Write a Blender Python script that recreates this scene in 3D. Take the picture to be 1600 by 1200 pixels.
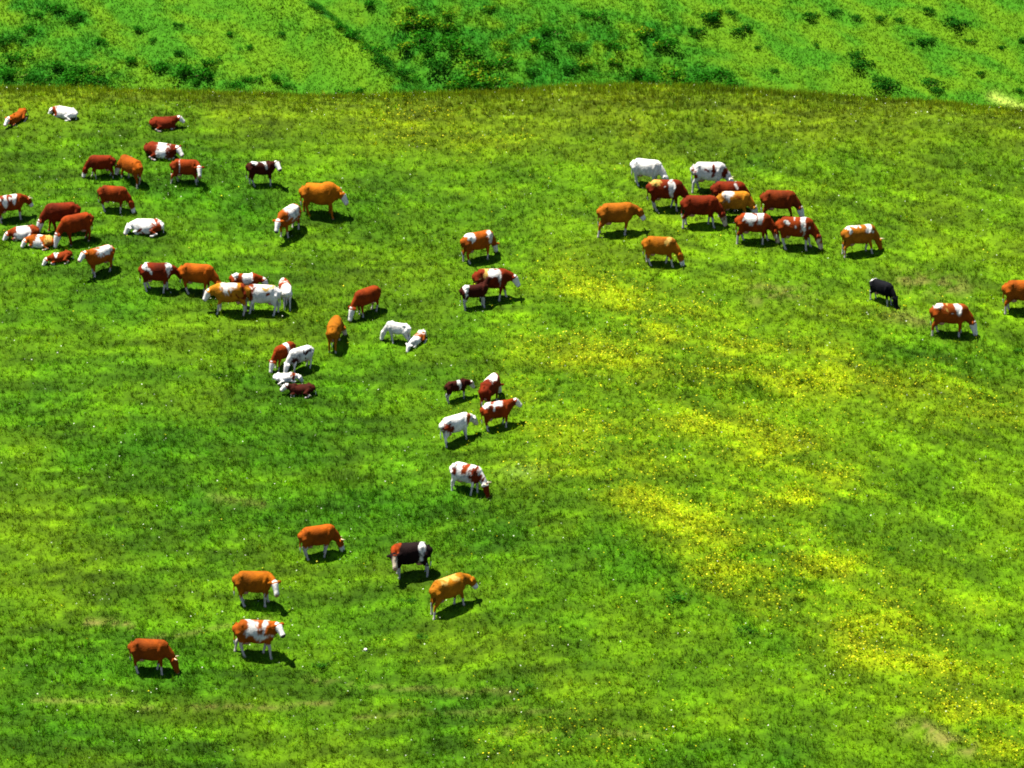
import bpy, math, random
import numpy as np
from mathutils import Vector, Matrix

for o in list(bpy.data.objects):
    bpy.data.objects.remove(o, do_unlink=True)
scene = bpy.context.scene
COL = scene.collection
random.seed(7)
rng = np.random.default_rng(7)

# ------------------------------------------------------------------ camera
HFOV = math.radians(15.0)
PITCH = math.radians(14.0)
CZ = 60.0
FPX = 800.0 / math.tan(HFOV / 2)              # focal length in photograph pixels
cam_d = bpy.data.cameras.new('camera')
cam = bpy.data.objects.new('camera', cam_d)
COL.objects.link(cam)
cam.location = (0, 0, CZ)
cam.rotation_euler = (math.pi / 2 - PITCH, 0, 0)
cam_d.angle = HFOV
cam_d.clip_start = 1.0
cam_d.clip_end = 3000
scene.camera = cam

# ------------------------------------------------------------------ light
TOSUN = Vector((-0.30, 0.08, 0.94)).normalized()
SUN_EL = math.asin(TOSUN.z)
SUN_AZ = math.atan2(TOSUN.x, TOSUN.y)
world = bpy.data.worlds.new('World')
scene.world = world
world.use_nodes = True
wn = world.node_tree.nodes
sky = wn.new('ShaderNodeTexSky')
sky.sky_type = 'NISHITA'
sky.sun_disc = False
sky.sun_elevation = SUN_EL
sky.sun_rotation = SUN_AZ
sky.altitude = 2500
sky.air_density = 1.0
sky.dust_density = 0.0
wn['Background'].inputs['Strength'].default_value = 0.05
world.node_tree.links.new(sky.outputs['Color'], wn['Background'].inputs['Color'])

sun_d = bpy.data.lights.new('sun', 'SUN')
sun_d.energy = 5.0
sun_d.angle = math.radians(0.5)
sun_d.color = (1.0, 0.96, 0.88)
sun = bpy.data.objects.new('sun', sun_d)
COL.objects.link(sun)
sun.location = (-40, 150, 120)
sun.rotation_euler = TOSUN.to_track_quat('Z', 'Y').to_euler()

scene.render.engine = 'CYCLES'
scene.view_settings.view_transform = 'Standard'
scene.view_settings.look = 'None'
scene.view_settings.gamma = 1.0
scene.view_settings.use_curve_mapping = False
scene.view_settings.exposure = 2.35
scene.cycles.filter_width = 1.9
scene.cycles.max_bounces = 6
scene.cycles.transparent_max_bounces = 4

# ------------------------------------------------------------------ helpers
def vnoise(x, y, seed=0):
    """smooth value noise, 0..1, vectorised"""
    x = np.asarray(x, float); y = np.asarray(y, float)
    xi = np.floor(x).astype(np.int64); yi = np.floor(y).astype(np.int64)
    fx = x - xi; fy = y - yi
    fx = fx * fx * (3 - 2 * fx); fy = fy * fy * (3 - 2 * fy)
    def h(a, b):
        n = (a * 374761393 + b * 668265263 + seed * 1442695041) & 0xFFFFFFFF
        n = ((n ^ (n >> 13)) * 1274126177) & 0xFFFFFFFF
        n = n ^ (n >> 16)
        return (n & 0xFFFFFF) / float(0xFFFFFF)
    a = h(xi, yi); b = h(xi + 1, yi); c = h(xi, yi + 1); d = h(xi + 1, yi + 1)
    return (a * (1 - fx) + b * fx) * (1 - fy) + (c * (1 - fx) + d * fx) * fy

def fbm(x, y, seed=0, octv=3):
    s = 0; a = 1; t = 0
    for k in range(octv):
        s = s + a * vnoise(x * 2 ** k, y * 2 ** k, seed + 17 * k); t += a; a *= 0.5
    return s / t

def sstep(a, b, x):
    t = np.clip((x - a) / (b - a), 0, 1)
    return t * t * (3 - 2 * t)

def mesh_np(name, verts, tris=None, quads=None, smooth=False):
    """fast mesh from numpy arrays"""
    me = bpy.data.meshes.new(name)
    F = []
    nf = 0
    loops = np.zeros(0, np.int32); starts = np.zeros(0, np.int32)
    parts = []; st = []
    off = 0
    for f, n in ((tris, 3), (quads, 4)):
        if f is None or len(f) == 0: continue
        f = np.asarray(f, np.int32)
        parts.append(f.reshape(-1)); st.append(off + np.arange(len(f), dtype=np.int32) * n)
        off += f.size
    loops = np.concatenate(parts); starts = np.concatenate(st)
    me.vertices.add(len(verts)); me.loops.add(len(loops)); me.polygons.add(len(starts))
    me.vertices.foreach_set('co', np.asarray(verts, np.float32).reshape(-1))
    me.loops.foreach_set('vertex_index', loops)
    me.polygons.foreach_set('loop_start', starts)
    me.polygons.foreach_set('use_smooth', np.full(len(starts), smooth))
    me.update(calc_edges=True)
    return me

def set_col(me, cols, name='Col'):
    a = me.attributes.new(name, 'FLOAT_COLOR', 'POINT')
    c = np.ones((len(cols), 4), np.float32); c[:, :3] = cols
    a.data.foreach_set('color', c.reshape(-1))

def link(name, me, mat=None, parent=None):
    o = bpy.data.objects.new(name, me)
    COL.objects.link(o)
    if mat is not None and not me.materials: me.materials.append(mat)
    if parent is not None: o.parent = parent
    return o

def tag(o, label=None, cat=None, group=None, kind=None):
    if label: o['label'] = label
    if cat: o['category'] = cat
    if group: o['group'] = group
    if kind: o['kind'] = kind
    return o

# ------------------------------------------------------------------ materials
def mat_base(name):
    m = bpy.data.materials.new(name); m.use_nodes = True
    nt = m.node_tree
    return m, nt, nt.nodes, nt.nodes['Principled BSDF'], nt.nodes['Material Output']

def mat_attr(name, rough=0.8, noise_scale=30, lo=0.8, hi=1.15, bump=0.0, translucent=0.0, spec=0.2):
    """surface coloured by its own colour attribute, broken up by procedural noise"""
    m, nt, N, bs, out = mat_base(name)
    at = N.new('ShaderNodeAttribute'); at.attribute_name = 'Col'
    tc = N.new('ShaderNodeTexCoord')
    no = N.new('ShaderNodeTexNoise'); no.inputs['Scale'].default_value = noise_scale
    no.inputs['Detail'].default_value = 3
    nt.links.new(tc.outputs['Object'], no.inputs['Vector'])
    mr = N.new('ShaderNodeMapRange')
    mr.inputs['From Min'].default_value = 0.3; mr.inputs['From Max'].default_value = 0.7
    mr.inputs['To Min'].default_value = lo; mr.inputs['To Max'].default_value = hi
    nt.links.new(no.outputs['Fac'], mr.inputs['Value'])
    mu = N.new('ShaderNodeVectorMath'); mu.operation = 'SCALE'
    nt.links.new(at.outputs['Color'], mu.inputs[0]); nt.links.new(mr.outputs['Result'], mu.inputs['Scale'])
    nt.links.new(mu.outputs['Vector'], bs.inputs['Base Color'])
    bs.inputs['Roughness'].default_value = rough
    bs.inputs['Specular IOR Level'].default_value = spec
    if bump:
        b = N.new('ShaderNodeBump'); b.inputs['Strength'].default_value = bump; b.inputs['Distance'].default_value = 0.05
        nt.links.new(no.outputs['Fac'], b.inputs['Height']); nt.links.new(b.outputs['Normal'], bs.inputs['Normal'])
    if translucent:
        tr = N.new('ShaderNodeBsdfTranslucent'); mx = N.new('ShaderNodeMixShader')
        mx.inputs['Fac'].default_value = translucent
        nt.links.new(mu.outputs['Vector'], tr.inputs['Color'])
        nt.links.new(bs.outputs['BSDF'], mx.inputs[1]); nt.links.new(tr.outputs['BSDF'], mx.inputs[2])
        nt.links.new(mx.outputs['Shader'], out.inputs['Surface'])
    return m

M_SOIL = mat_attr('meadow_turf', 0.95, 9.0, 0.7, 1.2, 0.6, 0.0, 0.05)
M_GRASS = mat_attr('grass_blade', 0.8, 0.9, 0.85, 1.12, 0.0, 0.4, 0.03)
M_FAR = mat_attr('hillside_turf', 0.95, 3.0, 0.75, 1.2, 0.6, 0.0, 0.05)
M_PETAL = mat_attr('flower_petal', 0.6, 5.0, 0.85, 1.1, 0.0, 0.3, 0.1)
M_BUSH = mat_attr('bush_leaf', 0.8, 4.0, 0.7, 1.25, 0.0, 0.3, 0.02)
M_COAT = mat_attr('cow_coat', 0.85, 18.0, 0.78, 1.15, 0.35, 0.0, 0.05)
M_HORN = mat_attr('horn', 0.5, 30.0, 0.85, 1.1, 0.0, 0.0, 0.3)
M_STONE = mat_attr('stone', 0.9, 12.0, 0.75, 1.15, 0.4, 0.0, 0.2)

# ------------------------------------------------------------------ terrain
cp, sp = math.cos(PITCH), math.sin(PITCH)
def project(x, y, z):
    zz = z - CZ
    d = y * cp - zz * sp
    u = y * sp + zz * cp
    return 800 + FPX * x / d, 600 - FPX * u / d

S0 = 0.374
RC = 0.055
CREST = [(-200, 138), (0, 140), (200, 143), (400, 150), (540, 155), (700, 148), (850, 138), (950, 135), (1050, 136),
         (1200, 145), (1400, 158), (1600, 177), (1800, 200)]

def undul(x, y):
    g = -0.55 * np.exp(-((x + 6 - 0.10 * (y - 180)) / 9.0) ** 2)
    g = g + 0.35 * np.sin(x / 11.0 + 0.6) * np.sin(y / 13.0 + 1.2)
    return g

def hill_core(x, y, yr):
    z = CZ - 112.5 + S0 * y + undul(x, y)
    d = np.maximum(0, y - yr)
    dl = 0.80 / (2 * RC)
    z = z - np.where(d < dl, RC * d * d, RC * dl * dl + 2 * RC * dl * (d - dl))
    return z

def solve_crest():
    xs, yrs = [], []
    for px, py in CREST:
        lo, hi = 190.0, 225.0
        for _ in range(40):
            mid = 0.5 * (lo + hi)
            Y = np.linspace(mid, mid + 15, 200)
            X = (px - 800) / FPX * (Y * cp + 37 * sp)
            z = hill_core(X, Y, mid)
            _, p = project(X, Y, z)
            if p.min() > py: lo = mid
            else: hi = mid
        xs.append((px - 800) / FPX * 216.0); yrs.append(mid)
    return np.array(xs), np.array(yrs)
CX, CY = solve_crest()
_xx = np.linspace(-45, 45, 181)
_yy = np.interp(_xx, CX, CY)
_k = np.exp(-(np.arange(-12, 13) / 5.0) ** 2); _k /= _k.sum()
_yy = np.convolve(np.pad(_yy, 12, mode='edge'), _k, mode='valid')

def height(x, y, fine=True):
    """height of the meadow hill"""
    x = np.asarray(x, float); y = np.asarray(y, float)
    z = hill_core(x, y, np.interp(x, _xx, _yy))
    if fine:
        z = z + 0.22 * (fbm(x / 4.0, y / 4.0, 3, 2) - 0.5) + 0.10 * (fbm(x / 0.9, y / 1.1, 5, 2) - 0.5)
    return z

def far_height(x, y):
    x = np.asarray(x, float); y = np.asarray(y, float)
    z = CZ - 51.1 + 0.60 * (y - 300)
    s = (x + 11.8) + (y - 305) * 0.93            # coordinate across the slanting spurs
    z = z + 1.3 * np.exp(-((s + 4.0) / 3.0) ** 2) - 1.0 * np.exp(-((s - 0.6) / 1.6) ** 2)
    z = z + 0.8 * np.sin(x / 17.0 + 2.0) + 0.5 * (fbm(x / 5.0, y / 5.0, 31, 3) - 0.5)
    return z

def ray_hit(px, py, fn, y0, y1):
    dx = (px - 800) / FPX; v = (600 - py) / FPX
    d = np.array((dx, cp + v * sp, -sp + v * cp))
    lo, hi = None, None
    ys = np.arange(y0, y1, 0.25)
    t = ys / d[1]
    X = d[0] * t; Z = CZ + d[2] * t
    below = np.nonzero(Z < fn(X, ys))[0]
    i = below[0] if len(below) else len(ys) - 1
    a, b = t[max(i - 1, 0)], t[i]
    for _ in range(30):
        m = 0.5 * (a + b)
        if CZ + d[2] * m < float(fn(d[0] * m, d[1] * m)): b = m
        else: a = m
    return d[0] * b, d[1] * b
def P(px, py): return ray_hit(px, py, lambda x, y: height(x, y, False), 120, 214)
def PF(px, py): return ray_hit(px, py, far_height, 285, 340)

def seg_mask(x, y, a, b, w):
    ax, ay = a; bx, by = b
    vx, vy = bx - ax, by - ay
    t = np.clip(((x - ax) * vx + (y - ay) * vy) / (vx * vx + vy * vy + 1e-9), 0, 1)
    d2 = (x - ax - t * vx) ** 2 + (y - ay - t * vy) ** 2
    return np.exp(-d2 / (w * w))

# yellow flower drifts, lush patches, worn earth: laid out on the ground itself
DRIFTS = [(870, 450, 1000, 470, 1.5, .8), (980, 490, 1110, 550, 1.8, 1), (880, 552, 1020, 592, 1.7, .9), (1130, 568, 1290, 592, 1.4, .8),
          (1300, 575, 1400, 610, 1.5, .5), (1060, 645, 1180, 690, 1.6, .8), (1170, 690, 1300, 725, 1.7, .8), (890, 715, 960, 745, 1.4, .7),
          (985, 770, 1090, 815, 1.7, 1), (1130, 770, 1265, 805, 1.2, 1), (1120, 825, 1320, 885, 1.4, 1), (1250, 860, 1400, 950, 1.8, .6),
          (1115, 885, 1200, 930, 1.1, 1), (1350, 1010, 1460, 1045, 1.6, 1), (1400, 950, 1500, 975, 1.6, .45), (1480, 1120, 1540, 1150, 1.2, .9),
          (1430, 600, 1590, 640, 2.0, .35), (1280, 930, 1420, 1010, 2.2, .6), (820, 650, 1000, 720, 2.4, .5), (1100, 500, 1180, 560, 1.4, .6),
          (820, 1160, 1010, 1190, 1.4, .25), (1450, 1060, 1560, 1110, 2.0, .6),
          (950, 600, 1150, 640, 2.2, .45), (640, 200, 760, 215, 2.2, .3)]
LUSH = [(150, 720, 420, 700, 2.4, .8), (330, 800, 700, 790, 2.0, .9), (0, 1010, 300, 1040, 2.0, .9), (930, 860, 1110, 930, 1.6, .8),
        (1180, 880, 1260, 905, .9, .8), (1150, 240, 1340, 270, 2.0, .6), (1400, 530, 1600, 560, 2.0, .6), (0, 620, 120, 660, 1.8, .6),
        (60, 1150, 330, 1180, 1.8, .9), (900, 1160, 1200, 1190, 1.3, .8), (300, 580, 520, 640, 1.8, .6), (180, 290, 380, 310, 2.0, .5),
        (1150, 970, 1210, 1000, .7, .8), (560, 845, 760, 850, 1.5, .7), (1480, 260, 1600, 270, 2.0, .4), (1100, 620, 1180, 610, .9, .6),
        (0, 350, 300, 450, 3, .35), (480, 310, 660, 360, 2.2, .4), (700, 1110, 900, 1090, 1.0, .4)]
EARTH = [(140, 972, 205, 978, .18, .75), (1415, 436, 1490, 450, .8, .45), (1190, 452, 1240, 456, .6, .4), (1420, 1138, 1510, 1170, .45, .7),
         (60, 1098, 520, 1100, .16, .40), (480, 1058, 800, 1085, .16, .35), (790, 1145, 1010, 1150, .2, .3), (1400, 490, 1440, 500, .7, .35),
         (330, 775, 420, 790, .3, .25), (560, 1120, 900, 1110, .15, .25), (200, 1010, 420, 968, .14, .3), (1180, 470, 1260, 450, .5, .3)]
def W(lst): return [(P(a, b), P(c, d), w, s) for a, b, c, d, w, s in lst]
DRIFTS, LUSH, EARTH = W(DRIFTS), W(LUSH), W(EARTH)
PALE = P(815, 735)

def masks(x, y):
    warp = (fbm(x / 2.2, y / 2.2, 71, 2) - 0.5) * 2.4
    warp2 = (fbm(x / 2.2, y / 2.2, 72, 2) - 0.5) * 2.4
    xx, yy = x + warp, y + warp2
    fl = np.zeros_like(x); lu = np.zeros_like(x); ea = np.zeros_like(x)
    for a, b, w, s in DRIFTS: fl = np.maximum(fl, s * seg_mask(xx, yy, a, b, w))
    for a, b, w, s in LUSH: lu = np.maximum(lu, s * seg_mask(xx, yy, a, b, w * 1.2))
    for a, b, w, s in EARTH: ea = np.maximum(ea, s * seg_mask(x + 0.2 * warp, y + 0.2 * warp2, a, b, w))
    st = fbm(x / 3.5 + 0.2 * y, y / 1.3, 41, 3)                       # streaks along the slope
    fl = fl * (0.25 + 0.75 * sstep(0.34, 0.58, st)) + 0.07 * sstep(-2, 12, x) * sstep(196, 184, y) * sstep(0.50, 0.68, st)
    lu = np.clip(lu * (0.4 + fbm(x / 1.6, y / 1.6, 42, 3)) + 0.45 * sstep(0.50, 0.74, fbm(x / 6.5, y / 5.5, 43, 3)) * (1 - 0.5 * sstep(-4, 16, x)), 0, 1)
    dry = sstep(198, 207, y) * 0.85 + 0.35 * sstep(0.48, 0.72, fbm(x / 7.5, y / 6.0, 44, 3))
    ea = ea * sstep(0.3, 0.55, fbm(x / 0.5, y / 0.4, 45, 2))
    pale = np.exp(-(((x - PALE[0]) / 0.9) ** 2 + ((y - PALE[1]) / 0.5) ** 2)) * 0.35
    return fl, lu, np.clip(dry, 0, 1), np.clip(ea, 0, 1), pale

G_MID = np.array((0.02504, 0.06678, 0.00030)); G_LIGHT = np.array((0.05091, 0.09983, 0.00030)); G_LUSH = np.array((0.01184, 0.05772, 0.00059))
G_DRY = np.array((0.05950, 0.07140, 0.00084)); C_EARTH = np.array((0.12160, 0.09880, 0.02660)); C_PALE = np.array((0.06300, 0.11200, 0.02450))

def turf_colour(x, y, jitter=0.0):
    fl, lu, dry, ea, pale = masks(x, y)
    n = len(x)
    c = np.repeat(G_MID[None], n, 0)
    def mix(c, t, k): return c * (1 - k[:, None]) + t[None] * k[:, None]
    big = sstep(0.38, 0.66, fbm(x / 2.4, y / 2.0, 51, 3))
    right = sstep(-8, 14, x + 0.25 * (y - 180)) * sstep(207, 198, y)
    c = mix(c, G_LIGHT, np.clip(0.34 * big + 0.42 * right, 0, 1))
    c = mix(c, G_DRY, np.clip(dry, 0, 1) * 0.6)
    c = mix(c, G_LUSH, lu * 0.70)
    c = mix(c, np.array((0.118, 0.152, 0.0004)), np.clip(fl * 0.75, 0, 1))
    cl = 0.8 * fbm(x / 0.26, y / 0.24, 53, 2) + 0.2 * fbm(x / 1.3, y / 0.6, 54, 2)
    c = c * np.exp(1.25 * (cl - 0.5))[:, None]
    s1 = fbm((x * .88 - y * .47) / 2.4, (x * .47 + y * .88) / .42, 55, 3)      # slanting growth streaks
    s2 = fbm(x / 2.6, y / .45, 56, 3)                                          # level ones along the old cattle paths
    c = c * np.exp(1.7 * (s1 * right + s2 * (1 - right) - 0.5))[:, None]
    c = mix(c, C_PALE, pale)
    c = mix(c, C_EARTH, ea)
    return c, fl, ea, lu

def axis(lo, hi, flo, fhi, step, coarse):
    return np.concatenate([np.arange(lo, flo, coarse), np.arange(flo, fhi, step), np.arange(fhi, hi + coarse, coarse)])

def sheet(name, xs, ys, fn, cfn, mat):
    X, Y = np.meshgrid(xs, ys)
    x, y = X.reshape(-1), Y.reshape(-1)
    z = fn(x, y)
    nx, ny = len(xs), len(ys)
    i = (np.arange(ny - 1)[:, None] * nx + np.arange(nx - 1)[None]).reshape(-1)
    q = np.stack([i, i + 1, i + 1 + nx, i + nx], 1)
    me = mesh_np(name, np.stack([x, y, z], 1), quads=q, smooth=True)
    set_col(me, cfn(x, y))
    o = link(name, me, mat)
    tag(o, kind='structure')
    return o

meadow = sheet('meadow', axis(-90, 90, -32, 32, 0.25, 2.5), axis(90, 290, 146, 216, 0.25, 2.5), height,
               lambda x, y: turf_colour(x, y)[0] * 0.8, M_SOIL)
tag(meadow, 'steep green alpine meadow sloping up to a rounded crest', 'meadow')

F_A = np.array((0.0230, 0.0900, 0.0022)); F_B = np.array((0.0470, 0.1060, 0.0016)); F_D = np.array((0.0080, 0.0680, 0.0022))
THICK = [(0, 115, 180, 130, 1.8, .9), (0, 70, 60, 40, 1.6, .8), (30, 8, 130, 28, 1.2, .9), (90, 100, 160, 60, 1.4, .6), (640, 130, 900, 110, 2.4, .9), (650, 60, 1040, 60, 2.8, .9),
         (820, 125, 1110, 120, 1.6, .9), (260, 105, 340, 125, 1.3, .8), (500, 12, 640, 125, 1.0, 1.0), (640, 20, 760, 10, 1.6, .7), (430, 20, 520, 60, .8, .5), (380, 130, 450, 125, .8, .5)]
THICK = [(PF(a, b), PF(c, d), w, s) for a, b, c, d, w, s in THICK]
SCAR = (PF(1555, 152), PF(1598, 172))
def far_masks(x, y):
    w1 = (fbm(x / 1.8, y / 1.8, 81, 2) - 0.5) * 2.0; w2 = (fbm(x / 1.8, y / 1.8, 82, 2) - 0.5) * 2.0
    th = np.zeros_like(x)
    for a, b, w, s in THICK: th = np.maximum(th, s * seg_mask(x + w1, y + w2, a, b, w))
    return th
def far_colour(x, y):
    th = far_masks(x, y)
    k = sstep(0.35, 0.68, fbm(x / 2.2 + 0.5 * y, y / 2.2, 83, 3))[:, None]
    c = F_A[None] * (1 - k) + F_B[None] * k
    sp_ = np.exp(-(((x + 11.8) + (y - 305) * 0.93 + 4.5) / 3.0) ** 2)[:, None] * 0.7
    c = c * (1 - sp_) + F_B[None] * 1.15 * sp_
    t = np.clip(th * sstep(0.25, 0.6, fbm(x / 1.1, y / 1.1, 84, 2)), 0, 1)[:, None]
    c = c * (1 - t) + F_D[None] * t
    s = (seg_mask(x + 0.3 * (vnoise(x * 2, y * 2, 9) - .5), y, SCAR[0], SCAR[1], 0.5))[:, None] * 0.8
    return c * (1 - s) + np.array((0.22, 0.28, 0.04))[None] * s
far_hill = sheet('hillside', axis(-160, 160, -46, 46, 0.3, 4), axis(255, 460, 288, 322, 0.3, 4), far_height,
                 lambda x, y: far_colour(x, y) * 0.85, M_FAR)
tag(far_hill, 'steep bushy green hillside rising behind the meadow crest', 'hillside')

# ------------------------------------------------------------------ cows
RED, ORA, TAN, DRK, BLK = (0.070, 0.0070, 0.0003), (0.150, 0.032, 0.0005), (0.20, 0.075, 0.003), (0.020, 0.0028, 0.0008), (0.005, 0.0018, 0.0016)
NIG, WHI, CRE = (0.002, 0.002, 0.003), (0.36, 0.345, 0.315), (0.24, 0.145, 0.03)
RUS = (0.102, 0.0135, 0.0004)

def ring_tube(V, F, pts, rads, sides, n=14, e=1.0):
    """closed lofted tube with elliptical rings appended to V, F"""
    pts = np.array(pts, float); m = len(pts)
    base = len(V)
    ang = np.linspace(0, 2 * math.pi, n, endpoint=False)
    for i in range(m):
        t = pts[min(i + 1, m - 1)] - pts[max(i - 1, 0)]
        t /= np.linalg.norm(t) + 1e-9
        s = np.array(sides[i] if isinstance(sides, list) else sides, float)
        s = s - t * s.dot(t); s /= np.linalg.norm(s) + 1e-9
        u = np.cross(t, s)
        hw, hh = rads[i] if isinstance(rads[i], tuple) else (rads[i], rads[i])
        for a in ang:
            ca, sa = math.cos(a), math.sin(a)
            V.append(pts[i] + s * hw * math.copysign(abs(ca) ** e, ca) + u * hh * math.copysign(abs(sa) ** e, sa))
    for i in range(m - 1):
        for k in range(n):
            a = base + i * n + k; b = base + i * n + (k + 1) % n
            F.append((a, b, b + n, a + n))
    c0 = len(V); V.append(pts[0]); c1 = len(V); V.append(pts[-1])
    for k in range(n):
        F.append((c0, base + (k + 1) % n, base + k))
        F.append((c1, base + (m - 1) * n + k, base + (m - 1) * n + (k + 1) % n))

NECKS = {
    'graze': [(.48, 1.02), (.76, .93), (.94, .76), (1.06, .60), (1.25, .12)],
    'low':   [(.48, 1.04), (.77, 1.06), (.94, 1.04), (1.06, 1.01), (1.32, .64)],
    'level': [(.48, 1.06), (.76, 1.16), (.90, 1.24), (1.00, 1.29), (1.36, 1.00)],
    'up':    [(.48, 1.08), (.74, 1.27), (.87, 1.43), (.95, 1.52), (1.36, 1.33)],
}
def rotz(a): return np.array(((math.cos(a), -math.sin(a), 0), (math.sin(a), math.cos(a), 0), (0, 0, 1)))

def cow_shape(pose='graze', yaw=0.0, lying=False, young=False, bull=False, seed=0, udder=True, headdown=0.0):
    """canonical cow facing +X, hooves at z = 0; returns verts, faces, capsules for the coat, head frame"""
    r = random.Random(seed)
    V, F, caps = [], [], []
    dz = -0.58 if lying else 0.0
    kh = 0.84 if young else (1.07 if bull else 1.0)
    kw = 0.80 if young else (1.12 if bull else 1.0)
    Y = (0, 1, 0)
    fat = r.uniform(0.96, 1.05)
    T = [(-.875, 1.19, .15, .12), (-.85, 1.14, .23, .20), (-.76, 1.075, .315, .28), (-.58, 1.05, .35, .325), (-.36, 1.01, .385, .34),
         (-.10, .97, .42, .385), (.15, .96, .425, .385), (.36, .975, .42, .34), (.54, 1.0, .41, .29), (.68, 1.02, .36, .235),
         (.78, 1.01, .27, .17), (.84, .99, .14, .09)]
    pts = [(x, 0, z + dz) for x, z, hh, hw in T]
    rad = [(hw * kw * fat * (1.12 if lying else 1), hh * kh * (.88 if lying else 1)) for x, z, hh, hw in T]
    if bull:
        pts = [(p[0], 0, p[2] + (.05 if p[0] > .3 else 0)) for p in pts]
        rad = [(a * (1.08 if p[0] > .3 else 1), b * (1.08 if p[0] > .3 else 1)) for (a, b), p in zip(rad, pts)]
    ring_tube(V, F, pts, rad, Y, 24, 0.80)
    for i in range(len(T) - 1):
        caps.append(('trunk', pts[i], pts[i + 1], sum(rad[i]) / 2, sum(rad[i + 1]) / 2))
    # withers and pin bones
    ring_tube(V, F, [(.25, 0, 1.30 + dz), (.42, 0, 1.34 + dz), (.58, 0, 1.30 + dz)], [.04, .085, .04], Y, 10)
    # shoulder blades, hooks and thighs
    for s in (-1, 1):
        ring_tube(V, F, [(.56, .10 * s * kw, 1.34 * .5 + .5 * 1.30 + dz), (.53, .19 * s * kw, 1.20 + dz), (.47, .235 * s * kw, 1.0 + dz), (.44, .235 * s * kw, .82 + dz)], [.06, .115, .13, .10], [(1, 0, 0)] * 4, 10)
        ring_tube(V, F, [(-.66, .17 * s * kw, 1.20 + dz), (-.53, .24 * s * kw, 1.25 + dz), (-.42, .20 * s * kw, 1.22 + dz)], [.07, .098, .07], Y, 10)
        if not lying:
            ring_tube(V, F, [(-.74, .17 * s * kw, 1.10), (-.70, .22 * s * kw, .95), (-.64, .20 * s * kw, .78), (-.66, .17 * s * kw, .62)], [.10, .155, .14, .08], [(1, 0, 0)] * 4, 10)
    # neck and head
    pl = NECKS[pose]
    ks = 1.22 if young else 1.15
    ts = [0, .35, .7, 1.0, 1.0]
    pp, ss = [], []
    ax, az = pl[0]
    for (u, z), t in zip(pl, ts):
        R = rotz(yaw * t)
        if pp: pp.append(pp[-1] + R @ np.array((u - pl[len(pp) - 1][0], 0, z - pl[len(pp) - 1][1])))
        else: pp.append(np.array((u, 0, z + dz)))
        ss.append(R @ np.array((0, 1.0, 0)))
    nk = 1.30 if bull else (0.85 if young else 1.0)
    nr = [(.22 * nk, .34 * nk), (.17 * nk, .265 * nk), (.14 * nk, .21 * nk), (.12, .16)]
    ring_tube(V, F, pp[:4], nr, ss[:4], 16)
    for i in range(3): caps.append(('neck', pp[i], pp[i + 1], sum(nr[i]) / 2, sum(nr[i + 1]) / 2))
    poll, muz = pp[3], pp[4]
    hd = muz - poll; L = np.linalg.norm(hd); hd = hd / L; L = L * ks
    muz = poll + hd * L
    hs = ss[4]; hu = np.cross(hd, hs)
    hp = [poll + hd * (t * L) + hu * o for t, o in ((-.14, .0), (-.02, .0), (.18, -.005), (.42, -.005), (.66, -.015), (.86, -.02), (.97, -.02), (1.02, -.02))]
    hr = [(.07, .07), (.135, .15), (.14, .165), (.115, .14), (.098, .115), (.105, .105), (.09, .085), (.035, .035)]
    hr = [(a * ks, b * ks) for a, b in hr]
    ring_tube(V, F, hp, hr, [hs] * 8, 14)
    caps.append(('head', hp[1], hp[6], .14, .09))
    for s in (-1, 1):
        e0 = poll + hs * s * .10 + hu * .03
        e1 = e0 + hs * s * .13 + hu * .0 - hd * .02
        e2 = e0 + hs * s * .25 - hu * .035 - hd * .03
        ring_tube(V, F, [e0, e1, e2], [(.05, .036), (.095, .038), (.04, .03)], [hd] * 3, 8)
        caps.append(('ear', e0 + (e1 - e0) * .3, e2, .05, .05))
    # legs
    sw = lambda a: r.uniform(-a, a)
    if lying:
        for s in (-1, 1):
            q = [(.48, .17 * s, .46), (.46, .25 * s, .26), (.80, .23 * s, .14), (.66, .26 * s, .08), (.46, .27 * s, .06)]
            ring_tube(V, F, q, [.14, .11, .075, .055, .05], [(0, 0, 1)] * 5, 10)
            caps += [('legl', q[i], q[i + 1], .09, .07) for i in (2, 3)]
            q = [(-.58, .18 * s, .52), (-.26, .36 * s, .28), (-.60, .44 * s, .12), (-.36, .50 * s, .07), (-.20, .50 * s, .06)]
            ring_tube(V, F, q, [.20, .16, .085, .06, .055], [(0, 0, 1)] * 5, 10)
            caps += [('legl', q[i], q[i + 1], .09, .07) for i in (2, 3)]
    else:
        for s in (-1, 1):
            o = sw(.24); k = 1.0
            y = .165 * s * kw
            q = [(.50, y, .98), (.47, y * 1.05, .72), (.50 + o * .55, y, .44), (.485 + o * .85, y, .14), (.50 + o, y, .06), (.51 + o, y, -.04)]
            ring_tube(V, F, q, [(.12, .19), (.095, .13), (.062, .070), (.046, .050), (.060, .068), (.064, .078)], [Y] * 6, 12)
            caps += [('leg', q[i], q[i + 1], .09, .06) for i in (1, 2, 3, 4)]
            o = sw(.26)
            y = .17 * s * kw
            q = [(-.60, y, 1.08), (-.54, y * 1.12, .80), (-.66 + o * .3, y, .56), (-.735 + o * .5, y, .46), (-.70 + o * .85, y, .14), (-.68 + o, y, .06), (-.67 + o, y, -.04)]
            ring_tube(V, F, q, [(.15, .27), (.13, .22), (.078, .12), (.060, .075), (.048, .052), (.060, .068), (.064, .078)], [Y] * 7, 12)
            caps += [('leg', q[i], q[i + 1], .10, .06) for i in (1, 2, 3, 4, 5)]
        if udder and not young and not bull:
            ring_tube(V, F, [(-.62, 0, .66), (-.50, 0, .60), (-.34, 0, .58), (-.22, 0, .64)], [.08, .155, .14, .06], Y, 10)
            caps.append(('udder', (-.52, 0, .54), (-.34, 0, .54), .13, .12))
    # tail
    tx = r.uniform(-.05, .05)
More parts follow.
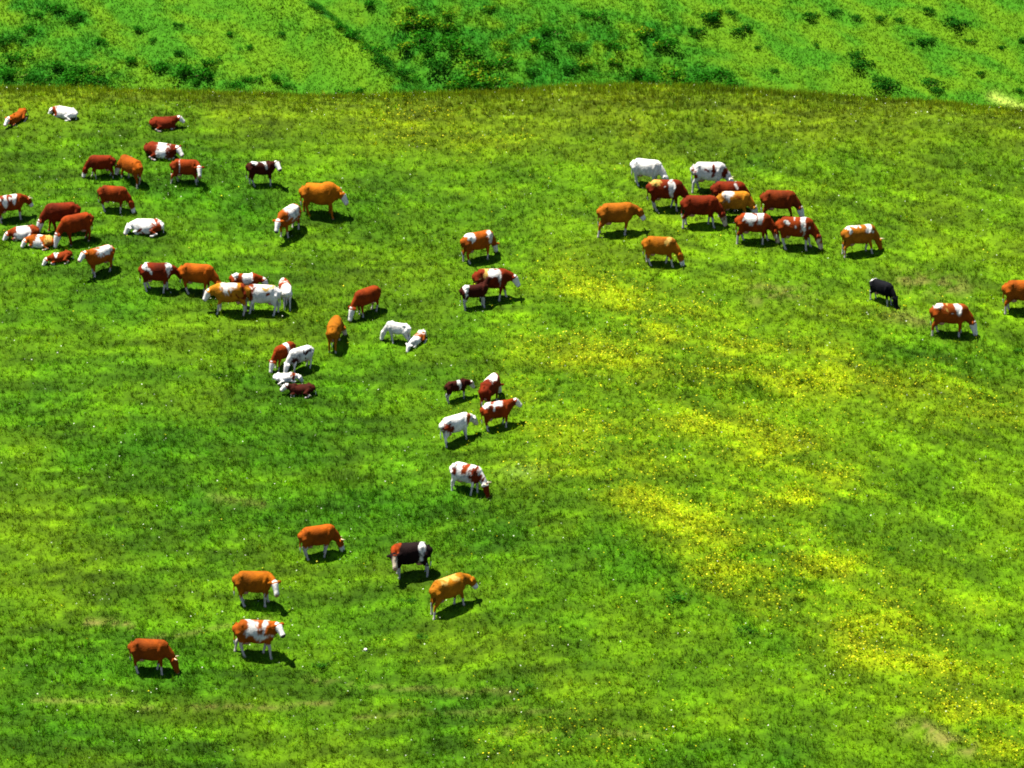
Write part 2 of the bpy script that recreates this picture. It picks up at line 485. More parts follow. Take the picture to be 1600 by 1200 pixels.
    if lying: q = [(-.80, 0, .74), (-.92, .02, .60), (-.98, .12, .30), (-.96, .24, .10)]
    else: q = [(-.80, 0, 1.29), (-.905, tx * .3, 1.16), (-.925, tx, .82), (-.915, tx * 2, .56), (-.90, tx * 2.4, .38)]
    ring_tube(V, F, q, [.045, .036, .028, .045, .02] if not lying else [.045, .036, .03, .03], [Y] * len(q), 8)
    caps.append(('tail', q[1], q[-2], .035, .035)); caps.append(('switch', q[-2], q[-1], .05, .04))
    return V, F, caps, (poll, hd, hs, hu, L)

def horn_mesh(frame, s):
    poll, hd, hs, hu, L = frame
    V, F = [], []
    b = poll + hs * s * .07 + hu * .09 - hd * .03
    q = [b, b + hs * s * .09 + hu * .03, b + hs * s * .16 + hu * .08 + hd * .02, b + hs * s * .17 + hu * .17 + hd * .05]
    ring_tube(V, F, q, [.032, .028, .02, .006], [tuple(hd)] * 4, 8)
    return np.array(V), F

def noise3(v, f, seed):
    x, y, z = v[:, 0] * f, v[:, 1] * f, v[:, 2] * f
    return (vnoise(x + 7.3, z + 3.1 * np.sign(y) + 11.7, seed) + vnoise(y + 1.7 + x, z - 0.6 * x + 5.0, seed + 3)) * .5

def coat(v, caps, sp, seed):
    """coat colours for canonical vertex positions"""
    n = len(v)
    best = np.full(n, 9e9); reg = np.zeros(n, int); tpar = np.zeros(n)
    names = ['trunk', 'neck', 'head', 'ear', 'leg', 'legl', 'udder', 'tail', 'switch']
    for nm, a, b, ra, rb in caps:
        a = np.array(a, float); b = np.array(b, float); d = b - a
        t = np.clip(((v - a) @ d) / (d @ d + 1e-9), 0, 1)
        dist = np.linalg.norm(v - a - t[:, None] * d, axis=1) / (ra + (rb - ra) * t)
        k = dist < best
        best[k] = dist[k]; reg[k] = names.index(nm); tpar[k] = t[k]
    R = lambda nm: reg == names.index(nm)
    base = np.array(sp['base']); oth = np.array(sp.get('pc', WHI))
    c = np.repeat(base[None], n, 0)
    r = np.random.default_rng(seed)
    ph = r.uniform(0, 6.28, 12)
    x, y, z = v[:, 0], v[:, 1], v[:, 2] + (0.58 if sp.get('lying') else 0)
    wob = 0.75 * (noise3(v, 3.2, seed) - .5) + 0.55 * (noise3(v, 7.0, seed + 9) - .5) + 0.6 * (noise3(v, 14.0, seed + 19) - .5)
    body = R('trunk') | R('neck')
    wx = x + 0.42 * (noise3(v, 2.3, seed + 31) - .5); wz = z + 0.46 * (noise3(v, 2.7, seed + 41) - .5)
    pats = list(sp.get('patch', ()))
    if len(pats) >= 2:                              # stray flecks round the big patches
        for _ in range(4):
            q = pats[r.integers(0, len(pats))]
            pats.append((q[0] + r.normal(0, .28), q[1] + r.normal(-.05, .16), r.uniform(.04, .10), r.uniform(.04, .12)) + tuple(q[4:]))
    for pt in pats:
        px, pz, rx, rz = pt[:4]
        pc = np.array(pt[4]) if len(pt) > 4 else oth
        f = ((wx - px) / rx) ** 2 + ((wz - pz) / rz) ** 2
        k = (body * sstep(1.60, 0.50, f + wob * 2.4) ** 2.0)[:, None]
        c = c * (1 - k) + pc[None] * k
    if sp.get('belly'):
        k = R('trunk') & (z + wob * .4 < .72); c[k] = np.array(WHI)
    # soft shading between the shades of one coat
    tone = 1 + 0.85 * (noise3(v, 2.6, seed + 51) - .5) + 0.5 * (noise3(v, 8, seed + 52) - .5)
    c = c * tone[:, None]
    hc = {'w': WHI, 'b': sp['base'], 'c': CRE, 'r': RED}.get(sp.get('head', 'w'), WHI)
    k = R('head'); c[k] = np.array(hc)
    if sp.get('head') == 'c':                      # mottled face: coat colour breaking into cream towards the muzzle
        w = sstep(.15, .75, tpar + 1.1 * (noise3(v, 9.0, seed + 61) - .5))[:, None]
        mot = base[None] * (1 - w) + (np.array(CRE) * .5 + np.array(WHI) * .5)[None] * w
        c[k] = mot[k]
    if sp.get('head') == 's':                      # coloured head with a white blaze to the muzzle
        c[k] = base
        c[k & (tpar > .55)] = np.array(WHI)
    k = R('ear'); c[k] = np.array(sp['base']) if sp.get('ear', 1) else np.array(WHI)
    k = R('head') & (tpar > .93); c[k] = np.array((.03, .02, .02)) if sp.get('dm') else np.array((.22, .11, .08))
    lh = sp.get('legs', .42) * .88
    lc = np.array(WHI) * .62 + base * .15
    k = R('leg') & (v[:, 2] + wob * .25 < lh); c[k] = lc
    k = R('legl') & (tpar + wob > .1); c[k] = lc if lh > 0 else base
    k = R('leg') & (v[:, 2] < .055); c[k] = np.array((.09, .06, .04))
    c[R('udder')] = np.array((.24, .12, .09))
    c[R('tail')] = np.array(sp.get('tail', sp['base']))
    c[R('switch')] = np.array(sp.get('switch', WHI)) * .9
    return c, R('head')

COWS = []
def cow(px, py, facing, scale, pose, base, label, yaw=0, **kw):
    COWS.append(dict(px=px, py=py, heading=math.radians(facing), scale=scale, pose=pose, base=base, label=label, yaw=math.radians(yaw), **kw))

LY = dict(lying=True)
# --- resting and grazing cattle on the upper meadow near the crest
cow(27, 190, 235, .66, 'level', ORA, 'rust calf lying near the crest, white face turned towards the slope below', lying=True, young=True)
cow(102, 182, 160, .68, 'low', WHI, 'white cow with a rust neck lying just below the meadow crest', lying=True, patch=[(.70, 1.05, .24, .5, RUS)])
cow(256, 200, 8, .74, 'level', RED, 'plain red-brown cow lying alone near the crest, white face raised', lying=True)
cow(252, 245, -8, .88, 'level', RED, 'red-brown cow with a broad white saddle lying above a standing cow', lying=True, patch=[(.08, 1.2, .34, .6)], yaw=-30)
cow(159, 277, 180, .78, 'graze', RED, 'dark red cow grazing just behind an orange cow near the crest', legs=.35, head='s')
cow(205, 285, 135, .86, 'graze', ORA, 'orange cow grazing uphill beside a dark red cow', yaw=15, legs=.3)
cow(291, 285, -2, .84, 'low', RUS, 'rust cow standing with white face turned round and white hip stripe', yaw=-75, patch=[(-.40, 1.05, .07, .38)], legs=.4)
cow(409, 290, 8, .86, 'level', DRK, 'dark brown young cow with white back blotches and a white face', yaw=-60, patch=[(-.45, 1.34, .25, .17), (.12, 1.3, .12, .30)], dm=1, young=True)
cow(500, 338, -3, 1.07, 'low', (0.172, 0.0500, 0.0009), 'big heavy golden bull with a white face', bull=True, legs=.0, tail=ORA)
cow(451, 365, 238, .92, 'low', ORA, 'white-backed cow with orange shoulders facing downhill, below the golden bull', patch=[(-.10, 1.2, .50, .5)], yaw=8, dm=1)
cow(178, 330, -9, .86, 'graze', RUS, 'rust cow grazing just above a white lying cow', legs=.45, head='s')
cow(230, 364, 180, .82, 'low', WHI, 'white cow with a brown rump lying below a grazing rust cow', lying=True, patch=[(-.55, .95, .28, .4, RUS), (.35, .9, .12, .1, RUS)], yaw=25)
cow(17, 343, 18, .86, 'low', RUS, 'rust cow with two white bands over its back and a rust face', patch=[(-.30, 1.2, .13, .4), (.22, 1.25, .15, .35)], head='s', horns=1)
cow(97, 364, 188, 1.0, 'graze', RED, 'large dark red cow grazing behind a second dark red cow', legs=.1)
cow(120, 381, 206, .95, 'graze', RUS, 'dark red cow with white face grazing beside spotted lying cows', legs=.1)
cow(38, 372, 190, .74, 'low', RUS, 'white and rust cow lying in front of a dark red cow, white face', lying=True, patch=[(.15, 1.05, .42, .7)])
cow(64, 387, 172, .70, 'low', ORA, 'orange and cream patched cow lying with its rump beside a grazing cow', lying=True, patch=[(.12, .95, .28, .6), (-.55, 1.2, .25, .25, CRE)], yaw=30)
cow(94, 409, 200, .62, 'low', RUS, 'small rust calf lying below the patched lying cows, white face', lying=True, young=True, patch=[(.30, 1.3, .12, .25)])
cow(156, 427, 215, .88, 'level', ORA, 'cow with white face, orange shoulder and white back standing below the dark pair', patch=[(-.12, 1.25, .45, .28)], yaw=5, legs=.3)
# --- the line of cattle on the left flank
cow(246, 456, -2, .94, 'low', RED, 'red-brown cow with white shoulders and white hip spot, head turned away', patch=[(.58, 1.2, .17, .42), (-.55, 1.33, .16, .22)], head='b', yaw=30, legs=.5)
cow(309, 459, -6, .98, 'graze', ORA, 'orange cow grazing behind the outstretched white head of another cow', legs=.4, head='s')
cow(361, 490, 182, 1.0, 'low', TAN, 'cream and tan cow with an outstretched white head, dark muzzle', dm=1, patch=[(.05, 1.2, .35, .3), (-.72, 1.0, .16, .5, RED)], legs=.55)
cow(411, 487, 178, .95, 'graze', WHI, 'whitish cow with tan flecks grazing behind the tan cow', yaw=-55, patch=[(.60, 1.1, .25, .6, RUS), (-.3, 1.36, .3, .08, CRE)], legs=.7)
cow(384, 462, 2, .84, 'low', RUS, 'rust and white young cow half hidden behind two pale cows', young=True, patch=[(-.55, 1.3, .2, .2), (.15, 1.2, .2, .35)])
cow(446, 471, 102, .74, 'graze', WHI, 'cow seen from behind, white rump and rust left side', patch=[(.3, 1.0, .55, .6, RUS)], legs=.9, tail=WHI)
cow(573, 491, 220, .86, 'graze', RUS, 'plain red-brown cow with white face grazing alone', legs=.35, tail=RUS)
cow(523, 539, 82, .86, 'graze', (0.148, 0.0479, 0.0009), 'golden brown cow seen from behind with legs apart, grazing', yaw=-45, legs=.2, head='c')
cow(622, 537, 158, .72, 'graze', WHI, 'pure white calf grazing beside a small lying calf', young=True, legs=.9)
cow(652, 538, 235, .60, 'low', WHI, 'small white and orange calf lying beside the white calf', lying=True, young=True, patch=[(-.3, 1.2, .4, .4, ORA)])
cow(444, 571, 225, .72, 'graze', RUS, 'rust cow with one white band, grazing next to a spotted cow', patch=[(-.12, 1.1, .15, .6)], legs=.3)
cow(470, 577, 214, .74, 'graze', WHI, 'white cow with dark flecks and shade painted on its lower shoulder, grazing', patch=[(.50, .82, .28, .30, DRK), (-.1, 1.2, .05, .07, DRK), (-.42, 1.15, .05, .06, DRK), (-.65, 1.0, .06, .09, DRK), (-.25, .9, .07, .07, DRK)], legs=.4)  # large shoulder patch paints shade into the white coat; small ones are flecks
cow(446, 598, 8, .58, 'low', WHI, 'white calf with a brown neck lying above a dark brown calf', lying=True, young=True, patch=[(.68, 1.1, .18, .4, RUS)])
cow(471, 618, 186, .66, 'level', DRK, 'dark brown calf with white face lying below a white calf', lying=True, young=True)
# --- the middle of the slope
cow(747, 405, 22, .96, 'graze', ORA, 'orange cow with white hip and white shoulder patches, grazing alone uphill of the suckling pair', yaw=35, patch=[(-.50, 1.3, .2, .22), (.58, 1.2, .2, .32)], legs=.35)
cow(769, 467, -2, 1.02, 'low', RED, 'brown and white cow with a dark muzzle beside a dark calf', patch=[(.10, 1.25, .42, .20), (.42, 1.05, .12, .3), (-.25, 1.2, .15, .35, CRE)], dm=1, legs=.35)
cow(742, 481, 14, .82, 'up', DRK, 'dark red calf with white rump stretching its head up to a cow', yaw=50, head='b', young=True, patch=[(-.55, 1.15, .16, .45)], legs=.7)
cow(714, 625, 22, .66, 'low', DRK, 'dark brown calf with a white shoulder band beside a red cow', young=True, patch=[(.15, 1.15, .12, .42)], legs=.6)
cow(766, 633, 66, .90, 'graze', RED, 'red cow seen from behind with white on its back, above another red cow', patch=[(.2, 1.38, .5, .13)], legs=.2)
cow(777, 667, 14, .85, 'level', RUS, 'red-brown cow with white back patches and raised white face', patch=[(-.05, 1.34, .25, .14), (-.60, 1.3, .12, .16)], legs=.35)
cow(712, 689, 28, .86, 'low', WHI, 'white cow with a brown thigh looking uphill', patch=[(-.62, .92, .28, .34, RED), (.75, 1.2, .15, .4, ORA)], head='c', legs=.4)
cow(730, 769, -28, .90, 'graze', WHI, 'brown and white patched cow grazing alone in mid slope', patch=[(.15, 1.18, .22, .28, RUS), (-.62, 1.0, .22, .32, RED), (.55, .9, .28, .38, RED)], head='r', horns=1, legs=.35)
# --- the lower slope
cow(497, 867, 16, .94, 'graze', ORA, 'orange cow with white hind legs grazing above a dark cow', legs=.6, head='s', horns=1)
cow(641, 897, 182, 1.02, 'low', BLK, 'very dark brown cow with a white hip band, head turned back to its flank', yaw=105, patch=[(-.52, 1.15, .13, .42), (.70, 1.35, .25, .15, RUS)], head='c', legs=.55)
cow(702, 951, 32, 1.0, 'low', (0.166, 0.0575, 0.0015), 'tan cow standing with hind legs spread below a dark cow', yaw=-20, legs=.4, head='s', patch=[(-.1, 1.36, .5, .10, CRE)])
cow(398, 946, 0, 1.00, 'low', (0.154, 0.0426, 0.0006), 'golden orange cow with white face turned sideways and no patches', yaw=-62, legs=.5)
cow(401, 1025, -4, 1.06, 'level', ORA, 'orange cow with large white flank standing between two orange cows', yaw=-45, patch=[(-.22, 1.0, .32, .34), (.10, .86, .45, .20), (.38, 1.2, .12, .3)], legs=.65, dm=1)
cow(235, 1050, -3, .97, 'graze', (0.115, 0.0218, 0.0006), 'orange-red cow grazing lowest on the slope, pale tail swinging', head='b', horns=1, legs=.38, tail=CRE)
# --- the herd on the right shoulder of the hill
cow(1011, 290, -18, .92, 'graze', WHI, 'white cow grazing at the upper edge of the tight herd', legs=.9, tail=WHI)
cow(1040, 327, -2, 1.03, 'graze', RED, 'dark red cow with cream rump and white girth band in the herd', patch=[(-.55, 1.32, .3, .14, CRE), (.28, 1.2, .14, .45)], head='b', legs=.5)
cow(1108, 299, -3, 1.0, 'graze', WHI, 'white cow with brown rump and flank spot grazing above the herd', patch=[(-.74, .98, .2, .34, RED), (.18, 1.1, .13, .32, RED), (-.12, 1.05, .08, .1, RED), (.75, .9, .22, .25, RED)], horns=1, legs=.8, tail=WHI)
cow(1094, 354, -2, 1.05, 'graze', RED, 'plain dark red cow grazing in the middle of the herd', legs=.45, head='c')
cow(1147, 343, 0, .95, 'graze', TAN, 'cream and tan cow wedged between cows of the herd', patch=[(-.35, 1.2, .35, .3), (.3, 1.1, .2, .2, ORA)], legs=.4)
cow(1178, 377, -3, 1.0, 'graze', RUS, 'white-sided rust cow grazing behind a rust cow with a white shoulder', patch=[(-.20, 1.22, .28, .26), (.28, 1.2, .18, .34)], legs=.45, head='c')
cow(1139, 328, -3, .98, 'graze', RED, 'dark red cow with one small white shoulder spot in the herd', patch=[(.32, 1.22, .07, .16)], legs=.3, head='s')
cow(1217, 344, -4, 1.0, 'graze', (0.077, 0.0112, 0.0006), 'plain red cow with white face grazing at the front of the herd', legs=.1)
cow(1243, 387, -6, 1.05, 'graze', RUS, 'rust cow with white shoulder patch leading the herd, face mottled', patch=[(.35, 1.15, .16, .35), (-.45, 1.05, .10, .12)], head='c', legs=.55)
cow(1342, 394, 12, .98, 'graze', (0.154, 0.0500, 0.0015), 'tan cow with a pale white-patched back grazing ahead of the herd', yaw=15, patch=[(-.35, 1.34, .26, .15), (.35, 1.3, .22, .22)], head='b', legs=.35, horns=1)
cow(964, 364, 4, 1.06, 'low', (0.145, 0.0426, 0.0012), 'orange cow walking with head low behind the herd', head='s', legs=.35, tail=CRE)
cow(1031, 413, -10, .95, 'graze', (0.154, 0.0468, 0.0009), 'orange cow with pale shoulder grazing below the herd', patch=[(.50, 1.25, .16, .25, CRE)], head='s', legs=.45)
# --- the right edge
cow(1378, 472, -40, .74, 'graze', NIG, 'black cow with white legs grazing downhill', yaw=0, patch=[(-.80, 1.3, .14, .14)], legs=.5, head='b')
cow(1484, 522, -3, 1.03, 'graze', (0.115, 0.0213, 0.0006), 'orange-red cow with white rump and shoulder patches grazing below the black cow', patch=[(-.55, 1.30, .22, .15), (.30, 1.18, .17, .28), (-.28, 1.18, .09, .08, CRE)], legs=.35)
cow(1597, 487, 0, 1.05, 'graze', (0.133, 0.0293, 0.0006), 'plain orange cow grazing uphill of the orange-red patched cow', legs=.45)

# bodies: union the lofts with a voxel remesh, all in one evaluation
tmp = []
for i, s in enumerate(COWS):
    V, F, caps, frame = cow_shape(s['pose'], s['yaw'], s.get('lying', False), s.get('young', False), s.get('bull', False), 100 + i)
    me = bpy.data.meshes.new('cow_loft'); me.from_pydata([tuple(v) for v in V], [], F); me.update()
    o = bpy.data.objects.new('cow_loft', me); COL.objects.link(o)
    rm = o.modifiers.new('r', 'REMESH'); rm.mode = 'VOXEL'; rm.voxel_size = 0.03
    sm = o.modifiers.new('s', 'SMOOTH'); sm.factor = 0.5; sm.iterations = 3
    tmp.append((o, caps, frame))
bpy.context.view_layer.update()
dg = bpy.context.evaluated_depsgraph_get()
cow_spots = []
for i, (s, (o, caps, frame)) in enumerate(zip(COWS, tmp)):
    me = bpy.data.meshes.new_from_object(o.evaluated_get(dg))
    me.name = 'cow_body'
    n = len(me.vertices)
    v = np.empty(n * 3, np.float32); me.vertices.foreach_get('co', v); v = v.reshape(-1, 3).astype(float)
    c, _ = coat(v, caps, s, 500 + i)
    gx, gy = P(s['px'], s['py'])
    e = 0.5
    dxz = float(height(gx + e, gy, False) - height(gx - e, gy, False)) / (2 * e)
    dyz = float(height(gx, gy + e, False) - height(gx, gy - e, False)) / (2 * e)
    th = s['heading']; k = s['scale'] * 1.06
    sx = dxz * math.cos(th) + dyz * math.sin(th); sy = -dxz * math.sin(th) + dyz * math.cos(th)
    def settle(p):
        p = np.array(p, float).reshape(-1, 3).copy()
        z = p[:, 2].copy()
        low = np.ones(len(p)) * 0.75 if s.get('lying') else 1 - sstep(.05, .85, z)
        if not s.get('lying'): p[:, 0] *= .93; z = z * 1.05
        p[:, 2] = z + sx * p[:, 0] * (0.6 + 0.4 * np.minimum(1, low / .75)) + sy * p[:, 1] * low
        return p * k
    vv = settle(v)
    me.vertices.foreach_set('co', vv.astype(np.float32).reshape(-1))
    me.polygons.foreach_set('use_smooth', np.ones(len(me.polygons), bool))
    me.update()
    set_col(me, c)
    me.materials.clear(); me.materials.append(M_COAT)
    b = link('cow', me)
    gz = float(height(gx, gy))
    b.location = (gx, gy, gz - 0.045)
    b.rotation_euler = (0, 0, th)
    tag(b, s['label'], 'cow' if not s.get('young') else 'calf', 'cattle spread over the meadow')
    if s.get('bull'): b.name = 'bull'; b['category'] = 'bull'
    elif s.get('young'): b.name = 'calf'
    if s.get('horns'):
        for sd in (-1, 1):
            hv, hf = horn_mesh(frame, sd)
            hm = bpy.data.meshes.new('horn'); hm.from_pydata([tuple(q) for q in settle(hv)], [], hf); hm.update()
            hm.polygons.foreach_set('use_smooth', np.ones(len(hm.polygons), bool))
            set_col(hm, np.repeat(np.array((.34, .28, .16))[None], len(hv), 0))
            link('horn', hm, M_HORN, b)
    cow_spots.append((gx, gy, k, th, bool(s.get('lying'))))
for o, _, _ in tmp:
    m = o.data; bpy.data.objects.remove(o, do_unlink=True); bpy.data.meshes.remove(m)

# ------------------------------------------------------------------ grass
def blades(x, y, z, L, w, col, lean_lo, lean_hi, drift=0.0):
    n = len(x)
    az = rng.uniform(0, 2 * math.pi, n); ln = rng.uniform(lean_lo, lean_hi, n)
    ca, sa = np.cos(az), np.sin(az)
    out = np.sin(ln) * L
    tip = np.stack([x + ca * out, y + sa * out + drift, z + np.cos(ln) * L], 1)
    wx, wy = -sa * w * .5, ca * w * .5
    b0 = np.stack([x - wx, y - wy, z - .02], 1); b1 = np.stack([x + wx, y + wy, z - .02], 1)
    v = np.empty((n * 3, 3), np.float32); v[0::3] = b0; v[1::3] = b1; v[2::3] = tip
    return v, np.arange(n * 3, dtype=np.int32).reshape(-1, 3), np.repeat(col, 3, 0)

def visible_area(n, y0, y1, half0, half1):
    y = rng.uniform(y0, y1, n)
    h = half0 + (half1 - half0) * (y - y0) / (y1 - y0)
    return rng.uniform(-1, 1, n) * h, y

N_TUFT, PER = 150000, 6
x, y = visible_area(N_TUFT, 148, 215, 25.5, 33)
dens = 0.45 + 0.75 * fbm(x / 0.8, y / 0.8, 61, 2)
c, fl, ea, lu = turf_colour(x, y)
keep = (rng.uniform(0, 1, N_TUFT) < dens) & (ea < 0.55)
x, y, c, lu = x[keep], y[keep], c[keep], lu[keep]
bright = np.exp(rng.normal(-.04, 0.42, len(x)))[:, None]
hue = rng.normal(0, 0.16, len(x))
c = c * bright
c[:, 0] *= np.exp(hue); 
hgt = (0.10 + 0.16 * rng.random(len(x)) ** 2) * (1 + 0.7 * lu) * (1 + 0.7 * sstep(203, 208, y))
X = np.repeat(x, PER) + rng.normal(0, .055, len(x) * PER); Y = np.repeat(y, PER) + rng.normal(0, .055, len(x) * PER)
Lh = np.repeat(hgt, PER) * rng.uniform(.7, 1.3, len(X))
v, f, cc = blades(X, Y, height(X, Y), Lh, rng.uniform(.022, .042, len(X)), np.repeat(c, PER, 0) * np.exp(rng.normal(0, .15, (len(X), 1))), .25, 1.15)
n = 9000
bx = rng.uniform(-33, 33, n)
by = np.interp(bx, _xx, _yy) + rng.normal(3.6, 1.6, n)
ok = fbm(bx / 1.3, by / 1.3, 63, 2) > rng.uniform(.25, .75, n)
bx, by = bx[ok], by[ok]
bc = turf_colour(bx, by)[0] * np.exp(rng.normal(.05, .3, (len(bx), 1)))
v2, f2, c2 = blades(bx, by, height(bx, by), rng.uniform(.2, .5, len(bx)), rng.uniform(.03, .05, len(bx)), bc, .05, .5)
f2 = f2 + len(v); v = np.concatenate([v, v2]); f = np.concatenate([f, f2]); cc = np.concatenate([cc, c2])
me = mesh_np('grass', v, tris=f); set_col(me, cc)
grass = tag(link('grass', me, M_GRASS), 'short green grass covering the meadow slope', 'grass', kind='stuff')

# yellow flowers in drifts
n = 420000
x, y = visible_area(n, 148, 212, 25.5, 32)
fl = masks(x, y)[0]
k = rng.random(n) < np.clip(fl, 0, 1) * 0.50 * (0.3 + 1.2 * fbm(x / .7, y / .7, 91, 2)) + 0.0015
x, y = x[k], y[k]
def discs(x, y, h, r):
    m = len(x); z = height(x, y) + h
    a = rng.uniform(0, 6.28, m); tx, ty = rng.normal(0, .35, m), rng.normal(-.15, .35, m)
    v = np.empty((m * 4, 3), np.float32)
    for q in range(4):
        dx = np.cos(a + q * math.pi / 2) * r; dy = np.sin(a + q * math.pi / 2) * r
        v[q::4] = np.stack([x + dx, y + dy, z + dx * tx + dy * ty], 1)
    return v, np.arange(m * 4, dtype=np.int32).reshape(-1, 4)
v, q = discs(x, y, rng.uniform(.16, .30, len(x)), rng.uniform(.022, .045, len(x)))
pc = np.array((0.33, 0.31, 0.002))[None] * np.exp(rng.normal(0, .18, (len(x), 1)))
me = mesh_np('yellow_flowers', v, quads=q); set_col(me, np.repeat(pc, 4, 0))
tag(link('yellow_flowers', me, M_PETAL), 'yellow buttercups drifting in streaks across the meadow', 'flowers', kind='stuff')
x, y = visible_area(2600, 148, 212, 25.5, 32)
v, q = discs(x, y, rng.uniform(.12, .26, len(x)), rng.uniform(.018, .034, len(x)))
me = mesh_np('white_flowers', v, quads=q); set_col(me, np.repeat(np.array((.45, .46, .36))[None], len(v), 0))
tag(link('white_flowers', me, M_PETAL), 'tiny white flowers sprinkled thinly over the meadow', 'flowers', kind='stuff')

# far hillside grass and herbs
n = 80000
x = rng.uniform(-45, 45, n); y = rng.uniform(289, 321, n)
c = far_colour(x, y) * np.exp(rng.normal(0, .16, (n, 1)))
th = far_masks(x, y)
PER = 4
X = np.repeat(x, PER) + rng.normal(0, .10, n * PER); Y = np.repeat(y, PER) + rng.normal(0, .10, n * PER)
L = np.repeat(.10 + .16 * rng.random(n) * (0.6 + 1.8 * th), PER)
v, f, cc = blades(X, Y, far_height(X, Y), L, rng.uniform(.05, .085, len(X)), np.repeat(c, PER, 0), .3, 1.2)
me = mesh_np('hillside_grass', v, tris=f); set_col(me, cc)
tag(link('hillside_grass', me, M_GRASS), 'rough long grass covering the far hillside', 'grass', kind='stuff')

# ------------------------------------------------------------------ bushes
def bush_mesh(seed, col, leaf=.13, n=420, yellow=0.0, flat=.75):
    r = np.random.default_rng(seed)
    lobes = [(r.normal(0, .30), r.normal(0, .28), r.uniform(.25, .6) * flat, r.uniform(.28, .46)) for _ in range(7)]
    V, F, Cc = [], [], []
    for i in range(n):
        lx, ly, lz, lr = lobes[r.integers(0, 7)]
        d = r.normal(0, 1, 3); d /= np.linalg.norm(d)
        p = np.array((lx, ly, lz)) + d * lr * r.uniform(.55, 1.05) * np.array((1, 1, flat))
        if p[2] < .02: p[2] = r.uniform(.02, .15)
        nrm = d + r.normal(0, .6, 3); nrm /= np.linalg.norm(nrm)
        a = np.cross(nrm, (0, 0, 1.0)); a /= np.linalg.norm(a) + 1e-6; b = np.cross(nrm, a)
        s = leaf * r.uniform(.6, 1.3)
        k = len(V)
        V += [p - a * s * .5, p + b * s * .35, p + a * s * .5, p - b * s * .35]; F.append((k, k + 1, k + 2, k + 3))
        t = np.array(col) * math.exp(r.normal(0, .20))
        if r.random() < yellow and d[2] > 0: t = np.array((.12, .165, .004))
        Cc += [t] * 4
    for i in range(6):                                    # stems
        lx, ly, lz, lr = lobes[i]
        k = len(V)
        for (cx, cy, cz, rr) in ((lx * .15, ly * .15, -.12, .03), (lx, ly, lz, .012)):
            for q in range(3): V.append(np.array((cx + rr * math.cos(q * 2.094), cy + rr * math.sin(q * 2.094), cz)))
        for q in range(3): F.append((k + q, k + (q + 1) % 3, k + 3 + (q + 1) % 3, k + 3 + q))
        Cc += [np.array((.09, .06, .03))] * 6
    me = bpy.data.meshes.new('bush'); me.from_pydata([tuple(p) for p in V], [], F); me.update()
    set_col(me, np.array(Cc)); me.materials.append(M_BUSH)
    return me
B_DARK = [bush_mesh(900 + i, (.008, .058, .002)) for i in range(4)]
B_MID = [bush_mesh(910 + i, (.011, .080, .002)) for i in range(4)]
B_YEL = [bush_mesh(920 + i, (.020, .090, .002), yellow=.30) for i in range(3)]

def bush(px, py, size, kind, label, group, wide=1.0):
    x, y = PF(px, py)
    me = random.choice({'d': B_DARK, 'm': B_MID, 'y': B_YEL}[kind])
    o = link('bush', me)
    o.location = (x, y, float(far_height(x, y)) - .05)
    o.rotation_euler = (0, 0, random.uniform(0, 6.28))
    s = size / 19.8 / 1.15
    o.scale = (s * wide, s * wide, s)
    tag(o, label, 'bush', group)
LONE = 'lone dark green bush on the open grass of the far hillside'
for px, py, sz in ((1112, 22, 30), (1140, 17, 16), (1088, 44, 22), (1160, 42, 26), (1266, 20, 22), (1304, 16, 16), (1336, 24, 14), (1375, 26, 16), (1408, 28, 14), (1450, 12, 18),
                   (1276, 68, 9), (1342, 82, 22), (1345, 97, 26), (1375, 122, 24), (1386, 131, 30), (1442, 62, 22), (1456, 60, 14), (1515, 62, 14), (1490, 30, 26), (1502, 34, 20),
                   (1452, 125, 24), (1460, 138, 18), (1592, 138, 12), (1210, 108, 12), (1184, 72, 10), (1565, 72, 12), (1425, 66, 10), (1598, 60, 16), (1530, 112, 14)):
    bush(px, py + sz * .35, sz, 'd', (LONE if sz >= 20 else 'tiny dark green shrub on the open grass of the far hillside'), 'lone bushes on the far hillside', 1.15)
LONE2 = 'small green bush dotting the grassy spur of the far hillside'
for px, py, sz in ((118, 22, 24), (213, 42, 18), (278, 36, 14), (278, 80, 18), (302, 126, 18), (330, 92, 20), (388, 72, 16), (395, 120, 18), (430, 118, 18), (205, 90, 20), (245, 100, 26),
                   (295, 105, 34), (318, 112, 26), (372, 130, 22), (540, 142, 26), (565, 138, 16), (452, 132, 14), (160, 62, 20), (80, 8, 24), (60, 20, 20), (492, 8, 20), (530, 38, 16), (360, 50, 12), (240, 60, 12), (440, 50, 12)):
    bush(px, py + sz * .35, sz, random.choice('mmd'), LONE2, 'bushes on the grassy spur', 1.15)
DENSE = 'dark green bush crowded into the thicket on the far hillside'
for px, py, sz in ((712, 62, 40), (722, 76, 30), (690, 95, 34), (652, 52, 30), (665, 72, 26), (848, 72, 26), (905, 70, 24), (960, 68, 26), (1032, 62, 30), (990, 112, 28), (1045, 112, 26), (860, 45, 26),
                   (720, 125, 30), (752, 132, 34), (780, 95, 26), (930, 20, 24), (580, 2, 20), (1100, 118, 26), (1130, 112, 24), (1075, 128, 24), (1145, 128, 22), (1022, 122, 26), (830, 110, 22), (890, 105, 26),
                   (550, 50, 24), (580, 75, 26), (600, 90, 26), (625, 110, 24), (650, 122, 24), (20, 110, 30), (60, 120, 34), (110, 118, 34), (150, 125, 30), (30, 85, 26), (85, 100, 28), (140, 105, 26), (10, 60, 26), (45, 45, 24), (110, 28, 22)):
    bush(px, py + sz * .3, sz, random.choice('dmm'), ('dark green bush in the shallow gully beside the bare far spur' if 540 < px < 655 and py < 125 and px - 500 > py * .5 and not (px > 640 and py < 80) else
          'green bush of the clump at the foot of the far spur' if px < 200 else 'bush of the thicket low against the meadow crest' if py > 103 else DENSE), 'bushes of the thicket', 1.2)
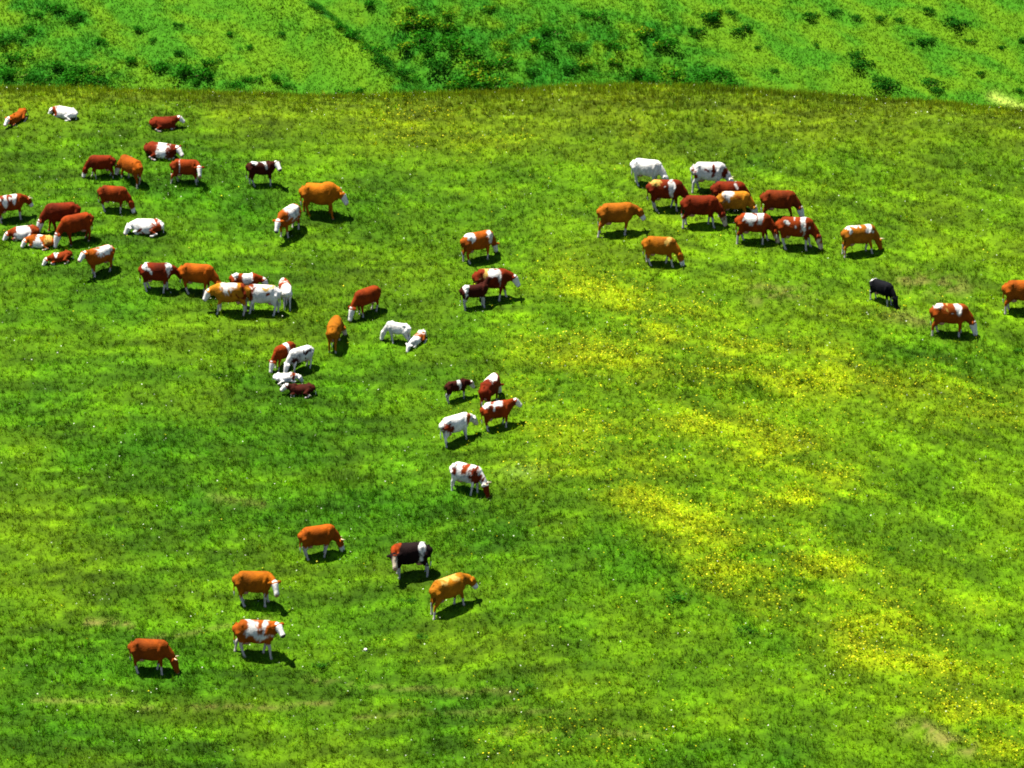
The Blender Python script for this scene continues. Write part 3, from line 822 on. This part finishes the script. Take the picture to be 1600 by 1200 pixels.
YELB = 'bush with yellow-green flowering tips in the thicket on the far hillside'
for px, py, sz in ((640, 38, 32), (665, 30, 34), (690, 40, 26), (635, 70, 28), (745, 115, 38), (770, 125, 34), (735, 100, 30), (790, 92, 26), (720, 132, 26), (800, 132, 24), (1010, 50, 28), (1025, 70, 22), (1115, 18, 20),
                   (830, 65, 22), (915, 100, 22), (960, 95, 22), (790, 70, 18), (700, 20, 22), (760, 12, 20), (640, 12, 22)):
    bush(px, py + sz * .3, sz, 'y', YELB, 'flowering bushes of the thicket', 1.15)

# dark weed clumps and a few stones on the meadow
WEED = [bush_mesh(940 + i, (.016, .07, .003), leaf=.15, n=240, flat=.8) for i in range(2)]
for px, py, sz in ((1255, 597, 14), (1590, 546, 14), (1388, 858, 12), (1190, 855, 9), (640, 938, 14), (660, 994, 16), (505, 1040, 16), (548, 772, 14), (185, 812, 10), (340, 588, 12), (1055, 935, 22), (1165, 985, 18), (830, 1072, 10), (1510, 1142, 10), (60, 664, 14)):
    x, y = P(px, py)
    o = link('weed', random.choice(WEED)); s = sz / 33 / 1.1
    o.location = (x, y, float(height(x, y)) - .02); o.rotation_euler = (0, 0, random.uniform(0, 6)); o.scale = (s * 1.2, s * 1.2, s * .7)
    tag(o, 'low dark green weed clump in the short meadow grass', 'weed', 'weed clumps on the meadow')
def stone_mesh(seed):
    r = np.random.default_rng(seed); V, F = [], []
    ring_tube(V, F, [(0, 0, -.06), (0, 0, .0), (.01, 0, .06), (0, .01, .10)], [(.09, .07), (.12, .09), (.10, .075), (.03, .03)], [(1, 0, 0)] * 4, 8)
    V = [v * (1 + r.normal(0, .07, 3)) for v in V]
    me = bpy.data.meshes.new('stone'); me.from_pydata([tuple(v) for v in V], [], F); me.update()
    set_col(me, np.repeat(np.array((.55, .50, .42))[None], len(V), 0)); me.materials.append(M_STONE)
    return me
SM = [stone_mesh(1)]
for px, py, sc, lb in ((571, 1014, .8, 'small pale stone in the grass below the spread-legged tan cow'), ):
    x, y = P(px, py)
    o = link('stone', random.choice(SM)); o.location = (x, y, float(height(x, y)) + .02); o.rotation_euler = (0, 0, random.uniform(0, 6)); o.scale = (sc,) * 3
    tag(o, lb, 'stone')
